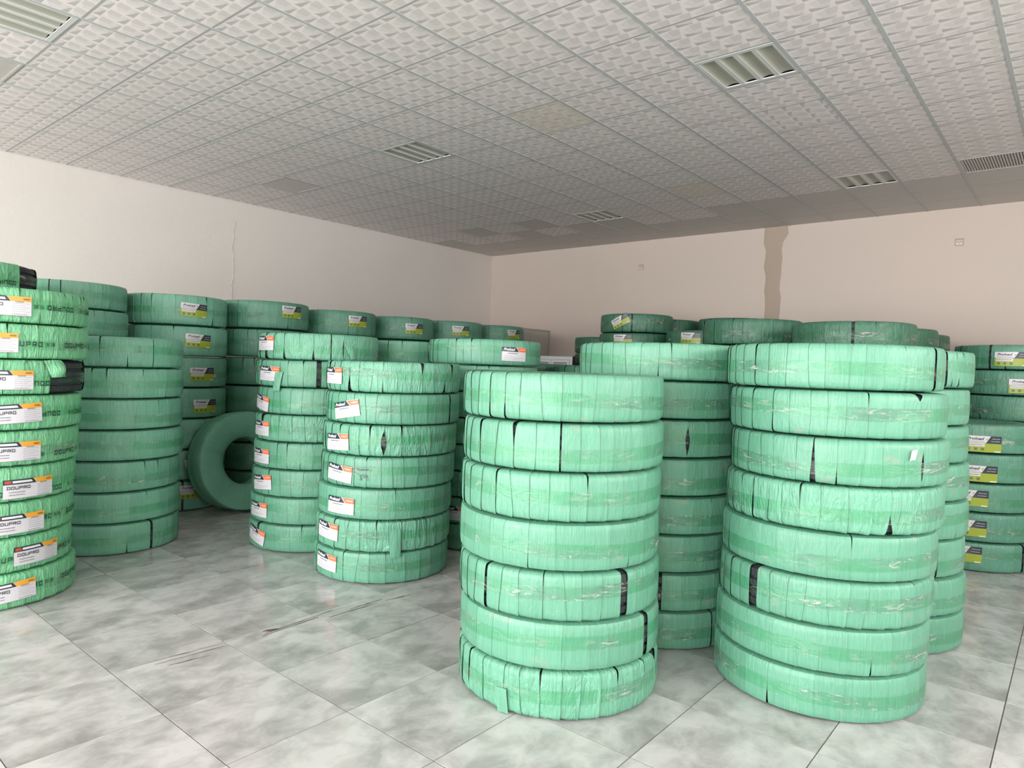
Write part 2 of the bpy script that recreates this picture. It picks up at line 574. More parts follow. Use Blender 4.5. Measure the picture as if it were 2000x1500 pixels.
t = tag(empty('aluminium_frame', (-6.84, 9.22, 0)), 'white aluminium window frame with mottled panes standing beside the last left-wall stack', 'window frame')
t.rotation_euler = (math.radians(-0.6), 0, 0)
hw, hh = 0.43, 1.868
fb = Boxes()
fb.box(-hw, hw, -0.03, 0.03, hh - 0.06, hh).box(-hw, hw, -0.03, 0.03, 0, 0.06).box(-hw, -hw + 0.05, -0.03, 0.03, 0.06, hh - 0.06).box(hw - 0.05, hw, -0.03, 0.03, 0.06, hh - 0.06)
fb.make('outer_frame', M_alu, t)
for s in (0, 1):
    xa, xb = (-hw + 0.055, -0.005) if s == 0 else (0.005, hw - 0.055)
    sb = Boxes()
    sb.box(xa, xb, -0.04, 0.0, hh - 0.11, hh - 0.065).box(xa, xb, -0.04, 0, 0.065, 0.11).box(xa, xa + 0.045, -0.04, 0, 0.11, hh - 0.11).box(xb - 0.045, xb, -0.04, 0, 0.11, hh - 0.11)
    so = sb.make('sash', M_alu, t)
    Boxes().box(xa + 0.05, xb - 0.05, -0.022, -0.014, 0.115, hh - 0.115).make('pane', plain('frosted_pane', (0.52, 0.53, 0.54, 1), 0.2), so)
    Boxes().box(xa + 0.045, xb - 0.045, -0.034, -0.024, hh - 0.116, hh - 0.11).make('gasket', M_dark, so)
Boxes().box(-hw, hw, -0.034, -0.03, hh - 0.008, hh - 0.002).make('edge_strip', M_dark, t)
Boxes().box(hw, hw + 0.012, -0.03, 0.03, 0, hh - 0.004).make('edge_strip', M_dark, t)


# ------------------------------------------------------------------ wrapping film, tape, rubber, labels: materials
def wrap_material(name, base, light, dirt=0.35, crease=0.5):
    n = NT(name)
    uv = n.node('ShaderNodeUVMap').outputs[0]
    rnd = n.node('ShaderNodeObjectInfo').outputs['Random']
    att = n.node('ShaderNodeAttribute', attribute_name='rnd').outputs['Fac']
    u, v, _ = n.sep(uv)
    w = n.math('MULTIPLY', rnd, 53.0)
    fib = n.noise(n.comb(n.math('MULTIPLY', u, 190), n.math('MULTIPLY', v, 5), w), 1.0, 3, 0.6)
    weave = n.noise(n.comb(n.math('MULTIPLY', u, 420), n.math('MULTIPLY', v, 420), w), 1.0, 1)
    cr = n.noise(n.comb(n.math('MULTIPLY', u, 26), n.math('MULTIPLY', v, 7), n.math('ADD', w, n.math('MULTIPLY', att, 9.0))), 1.0, 3, 0.55, 1.6)
    patch = n.noise(n.comb(n.math('MULTIPLY', u, 3.0), n.math('MULTIPLY', v, 7), w), 1.0, 3)
    c = n.mix(n.ramp(fib, 0.3, 0.72), base, light)
    c = n.mix(n.math('MULTIPLY', n.ramp(patch, 0.4, 0.75), 0.35), c, light)
    c = n.mix(n.math('MULTIPLY', att, 0.22), c, tuple(x * 0.72 for x in base[:3]) + (1,))
    c = n.mix(n.math('MULTIPLY', n.math('SUBTRACT', rnd, 0.2, clamp=True), 0.16), c, tuple(x * 0.75 for x in base[:3]) + (1,))
    d = n.noise(n.comb(n.math('MULTIPLY', u, 7), n.math('MULTIPLY', v, 13), n.math('ADD', w, 20)), 1.0, 5, 0.7)
    d = n.ramp(d, 0.60, 0.74)
    c = n.mix(n.math('MULTIPLY', d, dirt), c, (0.33, 0.30, 0.24, 1))
    nb = n.bump(cr, crease, 0.022)
    nb = n.bump(fib, 0.28, 0.004, nb)
    nb = n.bump(weave, 0.10, 0.002, nb)
    return n.set(color=c, rough=0.40, spec=0.42, normal=nb)


MINT = wrap_material('mint_woven_film', (0.098, 0.295, 0.19, 1), (0.155, 0.38, 0.265, 1), 0.55, 0.24)
MINT_C = wrap_material('mint_film_creased', (0.112, 0.335, 0.215, 1), (0.175, 0.42, 0.295, 1), 0.40, 0.75)
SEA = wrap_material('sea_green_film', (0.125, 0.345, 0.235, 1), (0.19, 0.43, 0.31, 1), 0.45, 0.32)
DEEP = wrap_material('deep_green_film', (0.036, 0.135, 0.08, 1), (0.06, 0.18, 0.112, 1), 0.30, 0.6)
MOSS = wrap_material('moss_green_film', (0.075, 0.23, 0.152, 1), (0.115, 0.295, 0.205, 1), 0.35, 0.4)  # sea film darkened: dimmer light on the deeper stacks put into its colour
GRASS = wrap_material('bright_green_film', (0.13, 0.42, 0.21, 1), (0.21, 0.52, 0.295, 1), 0.18, 0.8)
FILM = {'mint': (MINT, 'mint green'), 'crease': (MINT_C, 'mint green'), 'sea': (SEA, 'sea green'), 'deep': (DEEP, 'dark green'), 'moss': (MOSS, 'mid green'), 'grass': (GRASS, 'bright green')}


def tape_material():
    n = NT('clear_packing_tape')
    uv = n.node('ShaderNodeUVMap').outputs[0]
    rnd = n.node('ShaderNodeObjectInfo').outputs['Random']
    u, v, _ = n.sep(uv)
    w = n.math('MULTIPLY', rnd, 31.0)
    h = n.noise(n.comb(n.math('MULTIPLY', u, 9), n.math('MULTIPLY', v, 38), w), 1.0, 4, 0.65, 1.5)
    h2 = n.noise(n.comb(n.math('MULTIPLY', u, 2.6), n.math('MULTIPLY', v, 5), n.math('ADD', w, 7)), 1.0, 2)
    bump = n.bump(h, n.math('MULTIPLY_ADD', n.ramp(h2, 0.50, 0.66), 0.70, 0.30), 0.02)
    tr = n.node('ShaderNodeBsdfTransparent', {0: n.mix(n.ramp(h2, 0.42, 0.62), (0.80, 0.955, 0.855, 1), (0.96, 0.985, 0.965, 1))})
    df = n.node('ShaderNodeBsdfDiffuse', {0: (0.72, 0.74, 0.66, 1), 'Normal': bump})  # whitish streaks: wrinkle highlights painted into the tape as diffuse colour
    gl = n.node('ShaderNodeBsdfAnisotropic', {0: (1, 1, 1, 1), 'Roughness': 0.24, 'Normal': bump})
    fr = n.node('ShaderNodeFresnel', {'IOR': 1.45, 'Normal': bump})
    m0 = n.node('ShaderNodeMixShader', {0: n.math('MULTIPLY', n.ramp(h, 0.54, 0.68), n.math('MULTIPLY', n.ramp(h2, 0.46, 0.60), 0.62)), 1: tr.outputs[0], 2: df.outputs[0]})
    m1 = n.node('ShaderNodeMixShader', {0: n.math('MINIMUM', n.math('MULTIPLY', fr.outputs[0], 0.9), n.math('MULTIPLY_ADD', n.ramp(h2, 0.46, 0.60), 0.25, 0.12)), 1: m0.outputs[0], 2: gl.outputs[0]})
    n.t.links.new(m1.outputs[0], n.out.inputs[0])
    return n.m


TAPE = tape_material()
n_ = NT('black_rubber')
_pos = n_.node('ShaderNodeTexCoord').outputs['Object']
_x, _y, _z = n_.sep(_pos)
_ang = n_.math('ARCTAN2', _y, _x)
_blk = n_.math('SINE', n_.math('MULTIPLY_ADD', _ang, 120.0, n_.math('MULTIPLY', _z, 90.0)))
RUBBER = n_.set(color=n_.mix(n_.noise(_pos, 40, 3), (0.014, 0.017, 0.02, 1), (0.035, 0.04, 0.045, 1)), rough=0.55, spec=0.4, normal=n_.bump(n_.ramp(_blk, -0.2, 0.2), 0.5, 0.008))
PAPER = plain('label_paper', (0.63, 0.615, 0.655, 1), 0.35, 0.45)
INK_NAVY = plain('ink_navy', (0.022, 0.032, 0.045, 1), 0.35)
INK_ORANGE = plain('ink_orange', (0.80, 0.17, 0.065, 1), 0.35)
INK_PALE = plain('ink_pale_orange', (0.86, 0.52, 0.42, 1), 0.35)
INK_GREY = plain('ink_grey', (0.22, 0.21, 0.23, 1), 0.4)
INK_FAINT = plain('ink_faint', (0.40, 0.39, 0.42, 1), 0.4)
INK_OLIVE = plain('ink_olive', (0.29, 0.36, 0.035, 1), 0.35)
INK_OLIVE_D = plain('ink_dark_olive', (0.10, 0.16, 0.012, 1), 0.4)
INK_YELLOW = plain('ink_amber', (0.78, 0.36, 0.045, 1), 0.35)
INK_BROWN = plain('ink_brown', (0.27, 0.14, 0.02, 1), 0.4)
INK_RED = plain('ink_red', (0.42, 0.08, 0.055, 1), 0.4)
INK_WHITE = plain('ink_white', (0.72, 0.72, 0.74, 1), 0.35)
INK_PRINT = plain('film_print_dark_green', (0.012, 0.055, 0.035, 1), 0.5)
INK_LIST = [PAPER, INK_NAVY, INK_ORANGE, INK_PALE, INK_GREY, INK_FAINT, INK_OLIVE, INK_OLIVE_D, INK_YELLOW, INK_BROWN, INK_RED, INK_WHITE, INK_PRINT]
(P_, NAVY, ORG, PALE, GREY, FAINT, OLV, OLVD, YEL, BRN, RED, WHT, PRN) = range(13)

R = 0.535


# ------------------------------------------------------------------ lettering
_text_cache = {}


def text_mesh(s, size, bold=0.0, shear=0.0):
    key = (s, size, bold, shear)
    if key not in _text_cache:
        cu = bpy.data.curves.new('txt', 'FONT')
        cu.body, cu.size, cu.shear, cu.offset = s, size, shear, bold
        cu.resolution_u = 2
        cu.fill_mode = 'FRONT'
        ob = bpy.data.objects.new('txt', cu)
        COL.objects.link(ob)
        dg = bpy.context.evaluated_depsgraph_get()
        me = ob.evaluated_get(dg).to_mesh()
        v = np.array([x.co[:2] for x in me.vertices]) if len(me.vertices) else np.zeros((0, 2))
        f = [list(p.vertices) for p in me.polygons]
        ob.evaluated_get(dg).to_mesh_clear()
        bpy.data.objects.remove(ob)
        bpy.data.curves.remove(cu)
        _text_cache[key] = (v, f)
    return _text_cache[key]


def square_letter(c):
    """wide squared capitals made of bars in a 1 x 0.8 box: (x0, y0, x1, y1)"""
    t = 0.17
    box = [(0, 0, 1, t), (0, 0.8 - t, 1, 0.8), (0, t, t * 1.1, 0.8 - t), (1 - t * 1.1, t, 1, 0.8 - t)]
    return {'O': box, 'D': [(-0.12, 0, 1, t), (-0.12, 0.8 - t, 1, 0.8), (0.05, t, 0.05 + t, 0.8 - t), (1 - t * 1.1, t, 1, 0.8 - t)],
            'U': [(0, 0, 1, t), (0, t, t * 1.1, 0.8), (1 - t * 1.1, t, 1, 0.8)],
            'P': [(0, 0.8 - t, 1, 0.8), (0, 0, t * 1.1, 0.8 - t), (1 - t * 1.1, 0.28 + t, 1, 0.8 - t), (t * 1.1, 0.28, 1, 0.28 + t)],
            'R': [(0, 0.8 - t, 1, 0.8), (0, 0, t * 1.1, 0.8 - t), (1 - t * 1.1, 0.3 + t, 1, 0.8 - t), (t * 1.1, 0.3, 1, 0.3 + t), (0.62, 0, 0.85, 0.3)]}[c]


def dashes(n, length, seed):
    r = random.Random(seed)
    out, x = [], 0.0
    while x < length - 0.002:
        w = min(r.uniform(0.003, 0.012) * n, length - x)
        out.append((x, x + w))
        x += w + 0.0022 * n
    return out


class Flat:
    """flat artwork (metres) that is later bent round a tyre: trapezoids and text"""

    def __init__(self):
        self.v, self.f, self.m, self.o, self.n = [], [], [], [], 0

    def quad(self, tl, tr, br, bl, mat, nx=6):
        n0 = len(self.v)
        self.n += 1
        self.o += [0.00025 * min(self.n, 6)] * (2 * nx + 2)
        for i in range(nx + 1):
            s = i / nx
            self.v.append((tl[0] + (tr[0] - tl[0]) * s, tl[1] + (tr[1] - tl[1]) * s))
            self.v.append((bl[0] + (br[0] - bl[0]) * s, bl[1] + (br[1] - bl[1]) * s))
            if i:
                k = n0 + 2 * i
                self.f.append([k - 1, k + 1, k, k - 2])
                self.m.append(mat)
        return self

    def rect(self, x0, y0, x1, y1, mat, nx=4):
        return self.quad((x0, y1), (x1, y1), (x1, y0), (x0, y0), mat, nx)

    def text(self, s, x, y, width, height, mat, bold=0.0, shear=0.0):
        v, f = text_mesh(s, 1.0, bold, shear)
        if len(v) == 0:
            return self
        lo, hi = v.min(0), v.max(0)
        q = (v - lo) / (hi - lo) * np.array([width, height]) + np.array([x, y])
        n0 = len(self.v)
        self.v += [tuple(p) for p in q]
        self.o += [0.001] * len(q)
        self.f += [[n0 + i for i in p] for p in f]
        self.m += [mat] * len(f)
        return self

    def strokes(self, x, y, length, h, mat, k=1.0, seed=1):
        for a, b in dashes(k, length, seed):
            self.rect(x + a, y, x + b, y + h, mat, 1)
        return self

    def squared(self, s, x, y, cw, gap, h, mat):
        for c in s:
            for (a, b, d, e) in square_letter(c):
                self.rect(x + a * cw, y + b / 0.8 * h, x + d * cw, y + e / 0.8 * h, mat, 2)
            x += cw + gap
        return x


def bent(flat, name, phi, dz, tilt, off, parent, loc, mats=INK_LIST, flip=False, rad=R):
    v = np.array(flat.v, float)
    if flip:
        v = -v
    a = math.radians(tilt)
    x = v[:, 0] * math.cos(a) - v[:, 1] * math.sin(a)
    y = v[:, 0] * math.sin(a) + v[:, 1] * math.cos(a)
    th = math.radians(phi) + x / rad
    rr = rad + off + np.array(flat.o)
    return mesh_obj(name, np.stack([rr * np.cos(th), rr * np.sin(th), dz + y], 1), flat.f, mats, parent, loc=loc, midx=flat.m)


def art_orange():
    w, h = 0.125, 0.062
    base = Flat().rect(-w, -h, w, h, P_, 10)
    pr = Flat()
    pr.quad((-w, h), (0.012, h), (0.046, 0.022), (-w, 0.022), NAVY, 6)
    pr.quad((0.022, h - 0.002), (w, h - 0.002), (w, 0.022), (0.054, 0.022), ORG, 5)
    le = Flat()
    le.text('Proload', -w + 0.014, 0.030, 0.115, 0.025, WHT, 0.035, 0.35)
    l2 = Flat().rect(0.058, 0.037, 0.064, 0.047, PALE, 1).strokes(0.068, 0.037, 0.048, 0.010, PALE, 0.6, 3)
    l3 = Flat().strokes(-0.07, 0.004, 0.10, 0.0065, GREY, 0.8, 5).strokes(-0.105, -0.017, 0.075, 0.0035, FAINT, 0.8, 6)
    l3.strokes(-0.105, -0.034, 0.19, 0.0035, FAINT, 0.9, 7).strokes(-0.105, -0.050, 0.15, 0.0035, FAINT, 0.9, 8)
    return base, pr, le, l2, l3


def art_green():
    w, h = 0.138, 0.070
    base = Flat().rect(-w, -h, w, h, OLV, 10)
    pr = Flat()
    pr.quad((-w, h), (0.055, h), (0.022, 0.012), (-w, 0.012), P_, 6)
    pr.quad((0.055, h), (w, h), (w, 0.006), (0.019, 0.006), NAVY, 4)
    pr.rect(-w + 0.012, -0.022, 0.012, 0.006, P_, 4)
    for i in range(3):
        pr.rect(-w + 0.025 + i * 0.05, -0.055, -w + 0.047 + i * 0.05, -0.033, OLVD, 1)
    pr.rect(0.085, -0.066, 0.13, -0.058, WHT, 2)
    le = Flat()
    le.text('Proload', -w + 0.022, 0.034, 0.125, 0.024, NAVY, 0.03, 0.35)
    l2 = Flat().strokes(0.066, 0.045, 0.060, 0.006, FAINT, 0.9, 2).strokes(0.058, 0.023, 0.066, 0.006, FAINT, 0.9, 4)
    l3 = Flat().strokes(-w + 0.022, 0.020, 0.13, 0.004, GREY, 0.8, 5).strokes(-w + 0.018, -0.011, 0.12, 0.007, GREY, 0.8, 9)
    return base, pr, le, l2, l3


def art_yellow():
    w, h = 0.150, 0.062
    base = Flat().rect(-w, -h, w, h, P_, 12)
    pr = Flat()
    pr.quad((-w, h), (0.018, h), (0.04, 0.030), (-w, 0.030), NAVY, 6)
    pr.quad((0.020, h), (w, h), (w, 0.030), (0.044, 0.030), YEL, 6)
    pr.quad((-0.10, 0.053), (0.008, 0.053), (0.016, 0.039), (-0.10, 0.039), WHT, 4)
    pr.rect(-0.142, 0.036, -0.106, 0.056, RED, 2)
    for i in range(5):
        pr.rect(0.045, 0.016 - i * 0.013, 0.138 - (i % 2) * 0.02, 0.0185 - i * 0.013, FAINT, 3)
    pr.rect(0.045, -0.053, 0.125, -0.050, GREY, 3)
    pr.rect(-w, -h, w, -h + 0.002, GREY, 8)
    le = Flat()
    le.squared('DOUPRO', -0.130, -0.002, 0.018, 0.0045, 0.020, NAVY)
    l2 = Flat().strokes(0.105, 0.041, 0.034, 0.010, BRN, 0.6, 3).strokes(0.062, 0.024, 0.045, 0.006, GREY, 0.7, 12)
    l3 = Flat().strokes(-0.118, -0.023, 0.092, 0.0055, GREY, 0.8, 5).strokes(-0.118, -0.040, 0.088, 0.005, GREY, 0.8, 8)
    return base, pr, le, l2, l3


ART = {'O': art_orange(), 'G': art_green(), 'D': art_yellow()}


def put_label(kind, phi, dz, tilt, tyre, loc):
    base, pr, le, l2, l3 = ART[kind]
    lo = bent(base, 'label', phi, dz, tilt, 0.0100, tyre, loc)
    bent(pr, 'print', phi, dz, tilt, 0.0106, lo, None)
    bent(le, 'lettering', phi, dz, tilt, 0.0112, lo, None)
    bent(l2, 'print', phi, dz, tilt, 0.0116, lo, None)
    bent(l3, 'print', phi, dz, tilt, 0.0110, lo, None)
    return lo


FILM_PRINT = Flat()
_x = FILM_PRINT.squared('DOUPRO', -0.078, -0.017, 0.024, 0.0105, 0.033, PRN)
FILM_SIGN_A = Flat().text('\u4e1c', _x + 0.010, -0.014, 0.028, 0.028, PRN)
FILM_SIGN_B = Flat().text('\u6d66', _x + 0.044, -0.014, 0.026, 0.028, PRN)


# ------------------------------------------------------------------ tyres
def profile(w):
    h = w / 2
    k = min(w / 0.237, 1.25)
    up = [(R, 0.0), (R, 0.36), (R - 0.001, 0.64), (R - 0.003 * k, 0.80), (R - 0.009 * k, 0.895), (R - 0.028 * k, 0.950), (R - 0.062 * k, 0.968), (R - 0.115, 0.974), (R - 0.175, 0.945), (R - 0.235, 0.84), (R - 0.275, 0.60)]
    pts = [(r, -z * h) for r, z in reversed(up)] + [(r, z * h) for r, z in up[1:]]
    return np.array(pts)


PROF = {}


def prof(w):
    key = round(w, 4)
    if key not in PROF:
        p = profile(w)
        d = np.gradient(p, axis=0)
        n = np.stack([d[:, 1], -d[:, 0]], 1)
        n /= np.linalg.norm(n, axis=1)[:, None]
        s = np.concatenate([[0], np.cumsum(np.linalg.norm(np.diff(p, axis=0), axis=1))])
        PROF[key] = (p, n, s)
    return PROF[key]


def slit_shape(kind, zt):
    """half width factor along the height, zt in -1..1 (then 0 at the inner sidewall)"""
    if kind == 'f':
        return np.ones_like(zt)
    if kind == 'F':
        return np.clip(0.62 - 0.55 * zt, 0.05, 1.2)
    if kind == 't':
        return np.clip((zt - 0.15) / 0.75, 0.0, 1.0)
    if kind == 'c':
        return np.clip((zt - 0.60) / 0.3, 0.0, 1.0)
    if kind == 'b':
        return np.clip((-zt - 0.10) / 0.8, 0.0, 1.0)
    return np.clip(1.0 - np.abs(zt + 0.1) / 0.8, 0.0, 1.0)          # 'm': a lens


STYLE = {'s': (0.0046, 0.0011, 36), 'm': (0.0020, 0.0007, 28), 'w': (0.0052, 0.0026, 32), 'v': (0.0036, 0.0013, 30)}


def build_strips(style, w, slits, seed):
    """the turns of the film round the tyre: per turn a grid of points, uv and its random number"""
    step_h, amp, n_full = STYLE[style]
    p, nrm, s = prof(w)
    h = w / 2
    zt = p[:, 1] / h
    inner = (p[:, 0] < R - 0.17)
    rng = np.random.default_rng(seed)
    N = len(p)
    cuts = sorted([(math.radians(a) % (2 * PI), math.radians(g), k) for a, g, k in slits])
    bounds = []
    if cuts:
        for i, (a, g, k) in enumerate(cuts):
            b = cuts[(i + 1) % len(cuts)][0] + (2 * PI if i + 1 == len(cuts) else 0)
            c0_, c1_ = cuts[i], cuts[(i + 1) % len(cuts)]
            if c0_[1] > 0.2:                         # a wide bare stretch: the film ends on either side of it
                a, c0_ = a + c0_[1] / 2 - 0.02, (0, 0.04, 'f')
            if c1_[1] > 0.2:
                b, c1_ = b - c1_[1] / 2 + 0.02, (0, 0.04, 'f')
            cnt = max(1, round((b - a) / (2 * PI / n_full)))
            ang = a + (b - a) * np.arange(cnt + 1) / cnt
            ang[1:-1] += rng.uniform(-0.16, 0.16, cnt - 1) * (b - a) / cnt
            bounds.append((ang, c0_, c1_))
    else:
        a = rng.uniform(0, 2 * PI)
        ang = a + 2 * PI * np.arange(n_full + 1) / n_full
        ang[1:-1] += rng.uniform(-0.16, 0.16, n_full - 1) * 2 * PI / n_full
        bounds.append((ang, None, None))

    def gap(c):
        g = slit_shape(c[2], zt) * c[1] / 2
        g = np.where(inner, 0.0, g)
        wob = rng.normal(0, 0.05, N).cumsum() * 0.25 * c[1]
        return g + np.where(g > 0.2 * c[1], wob * 0.3, 0)

    strips = []
    for ang, c0, c1 in bounds:
        cnt = len(ang) - 1
        edges = []
        for j in range(cnt + 1):
            tw = rng.normal(0, 0.012 if style != 'm' else 0.006)
            cv = rng.normal(0, 0.006)
            e = ang[j] + tw * zt + cv * (zt ** 2 - 0.5)
            e = e + np.where(np.abs(zt) > 0.85, rng.normal(0, 0.010), 0)
            edges.append(e)
        if c0 is None:
            edges[-1] = edges[0] + 2 * PI
        L = [e.copy() for e in edges]
        Rr = [e.copy() for e in edges]
        if c0 is not None:
            L[0] = ang[0] + gap(c0)
            Rr[-1] = ang[-1] - gap(c1)
        for j in range(cnt):
            strips.append((L[j], Rr[j + 1], rng.random(), j == 0 and c0 is not None, j == cnt - 1 and c1 is not None))
    out = []
    for k, (l, r, rn, first, last) in enumerate(strips):
        out.append(dict(l=l, r=r, rn=rn, first=first, last=last, seed=rng.integers(1 << 30)))
    return out, p, nrm, s, step_h, amp, zt, inner


def strip_points(st, p, nrm, s, step_h, amp, K, zt, under=0.0, over=0.0):
    rng = np.random.default_rng(st['seed'])
    N = len(p)
    f = np.linspace(0, 1, K)
    l, r = st['l'] - under, st['r'] + over
    A = l[:, None] + (r - l)[:, None] * f[None, :]
    rise = step_h * f[None, :] ** 1.3 * np.ones((N, 1))
    ph = rng.uniform(0, 6.28, 6)
    fr = rng.uniform(0.7, 1.5, 6)
    T = np.linspace(0, 1, N)[:, None]
    F = f[None, :]
    nz = np.sin(6 * fr[0] * T + 5 * fr[1] * F + ph[0]) + np.sin(14 * fr[2] * T - 7 * fr[3] * F + ph[1]) + 0.8 * np.sin(27 * fr[4] * T + 9 * fr[5] * F + ph[2])
    off = rise + amp * 0.5 * nz
    off = np.where((p[:, 0] < R - 0.1)[:, None], rise * 0.4, off)
    edge = (np.abs(zt) > 0.925)[:, None]
    off = np.where(edge, off * 0.2, off)
    rr = p[:, 0][:, None] + nrm[:, 0][:, None] * off
    zz = p[:, 1][:, None] + nrm[:, 1][:, None] * off
    V = np.stack([rr * np.cos(A), rr * np.sin(A), zz], 2).reshape(-1, 3)
    UV = np.stack([A * R, np.repeat(s[:, None], K, 1)], 2).reshape(-1, 2)
    return V, UV


def grid_faces(N, K, n0=0):
    i, j = np.meshgrid(np.arange(N - 1), np.arange(K - 1), indexing='ij')
    a = (i * K + j).ravel() + n0
    return np.stack([a, a + 1, a + K + 1, a + K], 1)


def joined_wrap(style, w, slits, seed, K=3):
    strips, p, nrm, s, step_h, amp, zt, inner = build_strips(style, w, slits, seed)
    N = len(p)
    Vs, Us, As, Fs = [], [], [], []
    n0 = 0
    starts = []
    for st in strips:
        V, UV = strip_points(st, p, nrm, s, step_h, amp, K, zt)
        starts.append(n0)
        Vs.append(V)
        Us.append(UV)
        As.append(np.full(len(V), st['rn']))
        Fs.append(grid_faces(N, K, n0))
        n0 += len(V)
    for k, st in enumerate(strips):
        nx = strips[(k + 1) % len(strips)]
        i = np.arange(N - 1)
        if st['last']:
            i = i[inner[:-1] & inner[1:]]            # at a slit the film stays joined only at the bead
        a = starts[k] + i * K + K - 1
        b = starts[(k + 1) % len(strips)] + i * K
        Fs.append(np.stack([a, b, b + K, a + K], 1))
    return np.concatenate(Vs), np.concatenate(Fs), np.concatenate(Us), np.concatenate(As)


def lathe(pr, n=44):
    a = np.linspace(0, 2 * PI, n, endpoint=False)
    pr = np.array(pr)
    N = len(pr)
    V = np.stack([pr[:, 0][:, None] * np.cos(a), pr[:, 0][:, None] * np.sin(a), np.repeat(pr[:, 1][:, None], n, 1)], 2).reshape(-1, 3)
    F = []
    for i in range(N):
        for j in range(n):
            F.append([i * n + j, i * n + (j + 1) % n, ((i + 1) % N) * n + (j + 1) % n, ((i + 1) % N) * n + j])
    return V, F


CARC = {}


def carcass_mesh(w):
    key = round(w, 4)
    if key not in CARC:
        h = w / 2
        rr = R - 0.006
        g = 0.012
        pr = [(0.25, -h * 0.5), (0.30, -h * 0.82), (R - 0.18, -h * 0.94), (R - 0.11, -h * 0.965), (R - 0.045, -h * 0.93), (rr - 0.008, -h * 0.80)]
        for z in (-0.42, 0.0, 0.42):
            pr += [(rr, h * z - 0.010 - 0.02 * 0), (rr - g, h * z - 0.006), (rr - g, h * z + 0.006), (rr, h * z + 0.010)]
        pr += [(rr - 0.008, h * 0.80), (R - 0.045, h * 0.93), (R - 0.11, h * 0.965), (R - 0.18, h * 0.94), (0.30, h * 0.82), (0.25, h * 0.5)]
        V, F = lathe(pr)
        o = mesh_obj('carcass', V, F, RUBBER)
        CARC[key] = o.data
        bpy.data.objects.remove(o)
    return CARC[key]


def tape_mesh(w, dz, seed, width=0.066):
    rng = np.random.default_rng(seed)
    n = 60
    a = np.linspace(0, 2 * PI, n, endpoint=False)
    dzz = dz + 0.012 * np.sin(a + rng.uniform(0, 6)) + 0.006 * np.sin(2 * a + rng.uniform(0, 6))
    rows = np.array([-0.5, -0.17, 0.17, 0.5]) * width
    rad = R + 0.0062
    V = np.stack([np.stack([rad * np.cos(a), rad * np.sin(a), dzz + q], 1) for q in rows], 1).reshape(-1, 3)
    U = np.stack([np.stack([a * R, np.full(n, q)], 1) for q in rows], 1).reshape(-1, 2)
    F = [[4 * i + j, 4 * ((i + 1) % n) + j, 4 * ((i + 1) % n) + j + 1, 4 * i + j + 1] for i in range(n) for j in range(3)]
    return V, F, U


# stack: x, y, how many, height of one, film, default style, words that point to it
STACKS = {
    'S1': (-2.172, 3.041, 7, .2365, 'mint', 'm', 'the nearest middle stack'),
    'S2': (-1.068, 4.023, 8, .2305, 'mint', 'm', 'the nearest stack on the right'),
    'M6': (-2.175, 4.165, 8, .2315, 'mint', 'm', 'the stack wedged behind the nearest two'),
    'R2': (-1.054, 5.150, 8, .2325, 'mint', 'm', 'the slim stack behind the nearest right one'),
    'M2': (-4.375, 3.679, 7, .2405, 'mint', 'm', 'the front orange-labelled stack'),
    'M1': (-5.515, 3.716, 8, .2385, 'mint', 'm', 'the rear orange-labelled stack'),
    'M4': (-4.454, 4.900, 8, .2395, 'mint', 'v', 'the stack behind the front orange-labelled one'),
    'M3': (-5.565, 4.870, 8, .2370, 'mint', 'v', 'the stack behind the rear orange-labelled one'),
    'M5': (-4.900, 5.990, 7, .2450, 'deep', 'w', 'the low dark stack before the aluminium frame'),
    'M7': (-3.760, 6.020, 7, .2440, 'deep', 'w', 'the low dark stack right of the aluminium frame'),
    'L1': (-5.792, 1.274, 9, .2315, 'grass', 'w', 'the bright printed stack at the left edge'),
    'L0': (-6.920, 1.320, 10, .2360, 'grass', 'w', 'the printed stack behind the left-edge one'),
    'L2': (-6.598, 2.402, 7, .2600, 'sea', 'm', 'the plain stack beside the printed one'),
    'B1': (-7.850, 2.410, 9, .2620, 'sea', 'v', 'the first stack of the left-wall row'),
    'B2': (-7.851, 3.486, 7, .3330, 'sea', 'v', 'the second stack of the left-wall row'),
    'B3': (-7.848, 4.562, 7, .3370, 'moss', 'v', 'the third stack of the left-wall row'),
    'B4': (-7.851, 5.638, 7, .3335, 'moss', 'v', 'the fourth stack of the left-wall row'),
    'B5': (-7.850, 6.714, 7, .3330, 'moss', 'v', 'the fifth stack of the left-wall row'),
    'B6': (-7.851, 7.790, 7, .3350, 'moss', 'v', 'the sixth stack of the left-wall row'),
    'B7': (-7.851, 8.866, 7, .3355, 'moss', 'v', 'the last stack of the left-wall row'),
    'R3': (-0.800, 7.720, 5, .2610, 'moss', 'm', 'the short stack at the right edge'),
    'R4': (-0.560, 8.890, 8, .2565, 'moss', 'v', 'the taller stack behind the short right-edge one'),
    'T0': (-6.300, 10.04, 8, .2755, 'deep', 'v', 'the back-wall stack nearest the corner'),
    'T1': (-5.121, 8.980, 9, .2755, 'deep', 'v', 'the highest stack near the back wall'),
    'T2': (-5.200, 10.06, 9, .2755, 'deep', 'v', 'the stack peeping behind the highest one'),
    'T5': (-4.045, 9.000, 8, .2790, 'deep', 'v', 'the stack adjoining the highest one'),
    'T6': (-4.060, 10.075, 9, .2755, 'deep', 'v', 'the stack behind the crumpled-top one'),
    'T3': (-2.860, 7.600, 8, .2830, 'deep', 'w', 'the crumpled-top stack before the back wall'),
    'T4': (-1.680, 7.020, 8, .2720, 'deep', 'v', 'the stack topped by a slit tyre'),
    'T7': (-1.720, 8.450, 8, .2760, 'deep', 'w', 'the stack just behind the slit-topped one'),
    'T8': (-1.750, 9.530, 8, .2760, 'deep', 'w', 'the last stack behind the slit-topped one'),
}
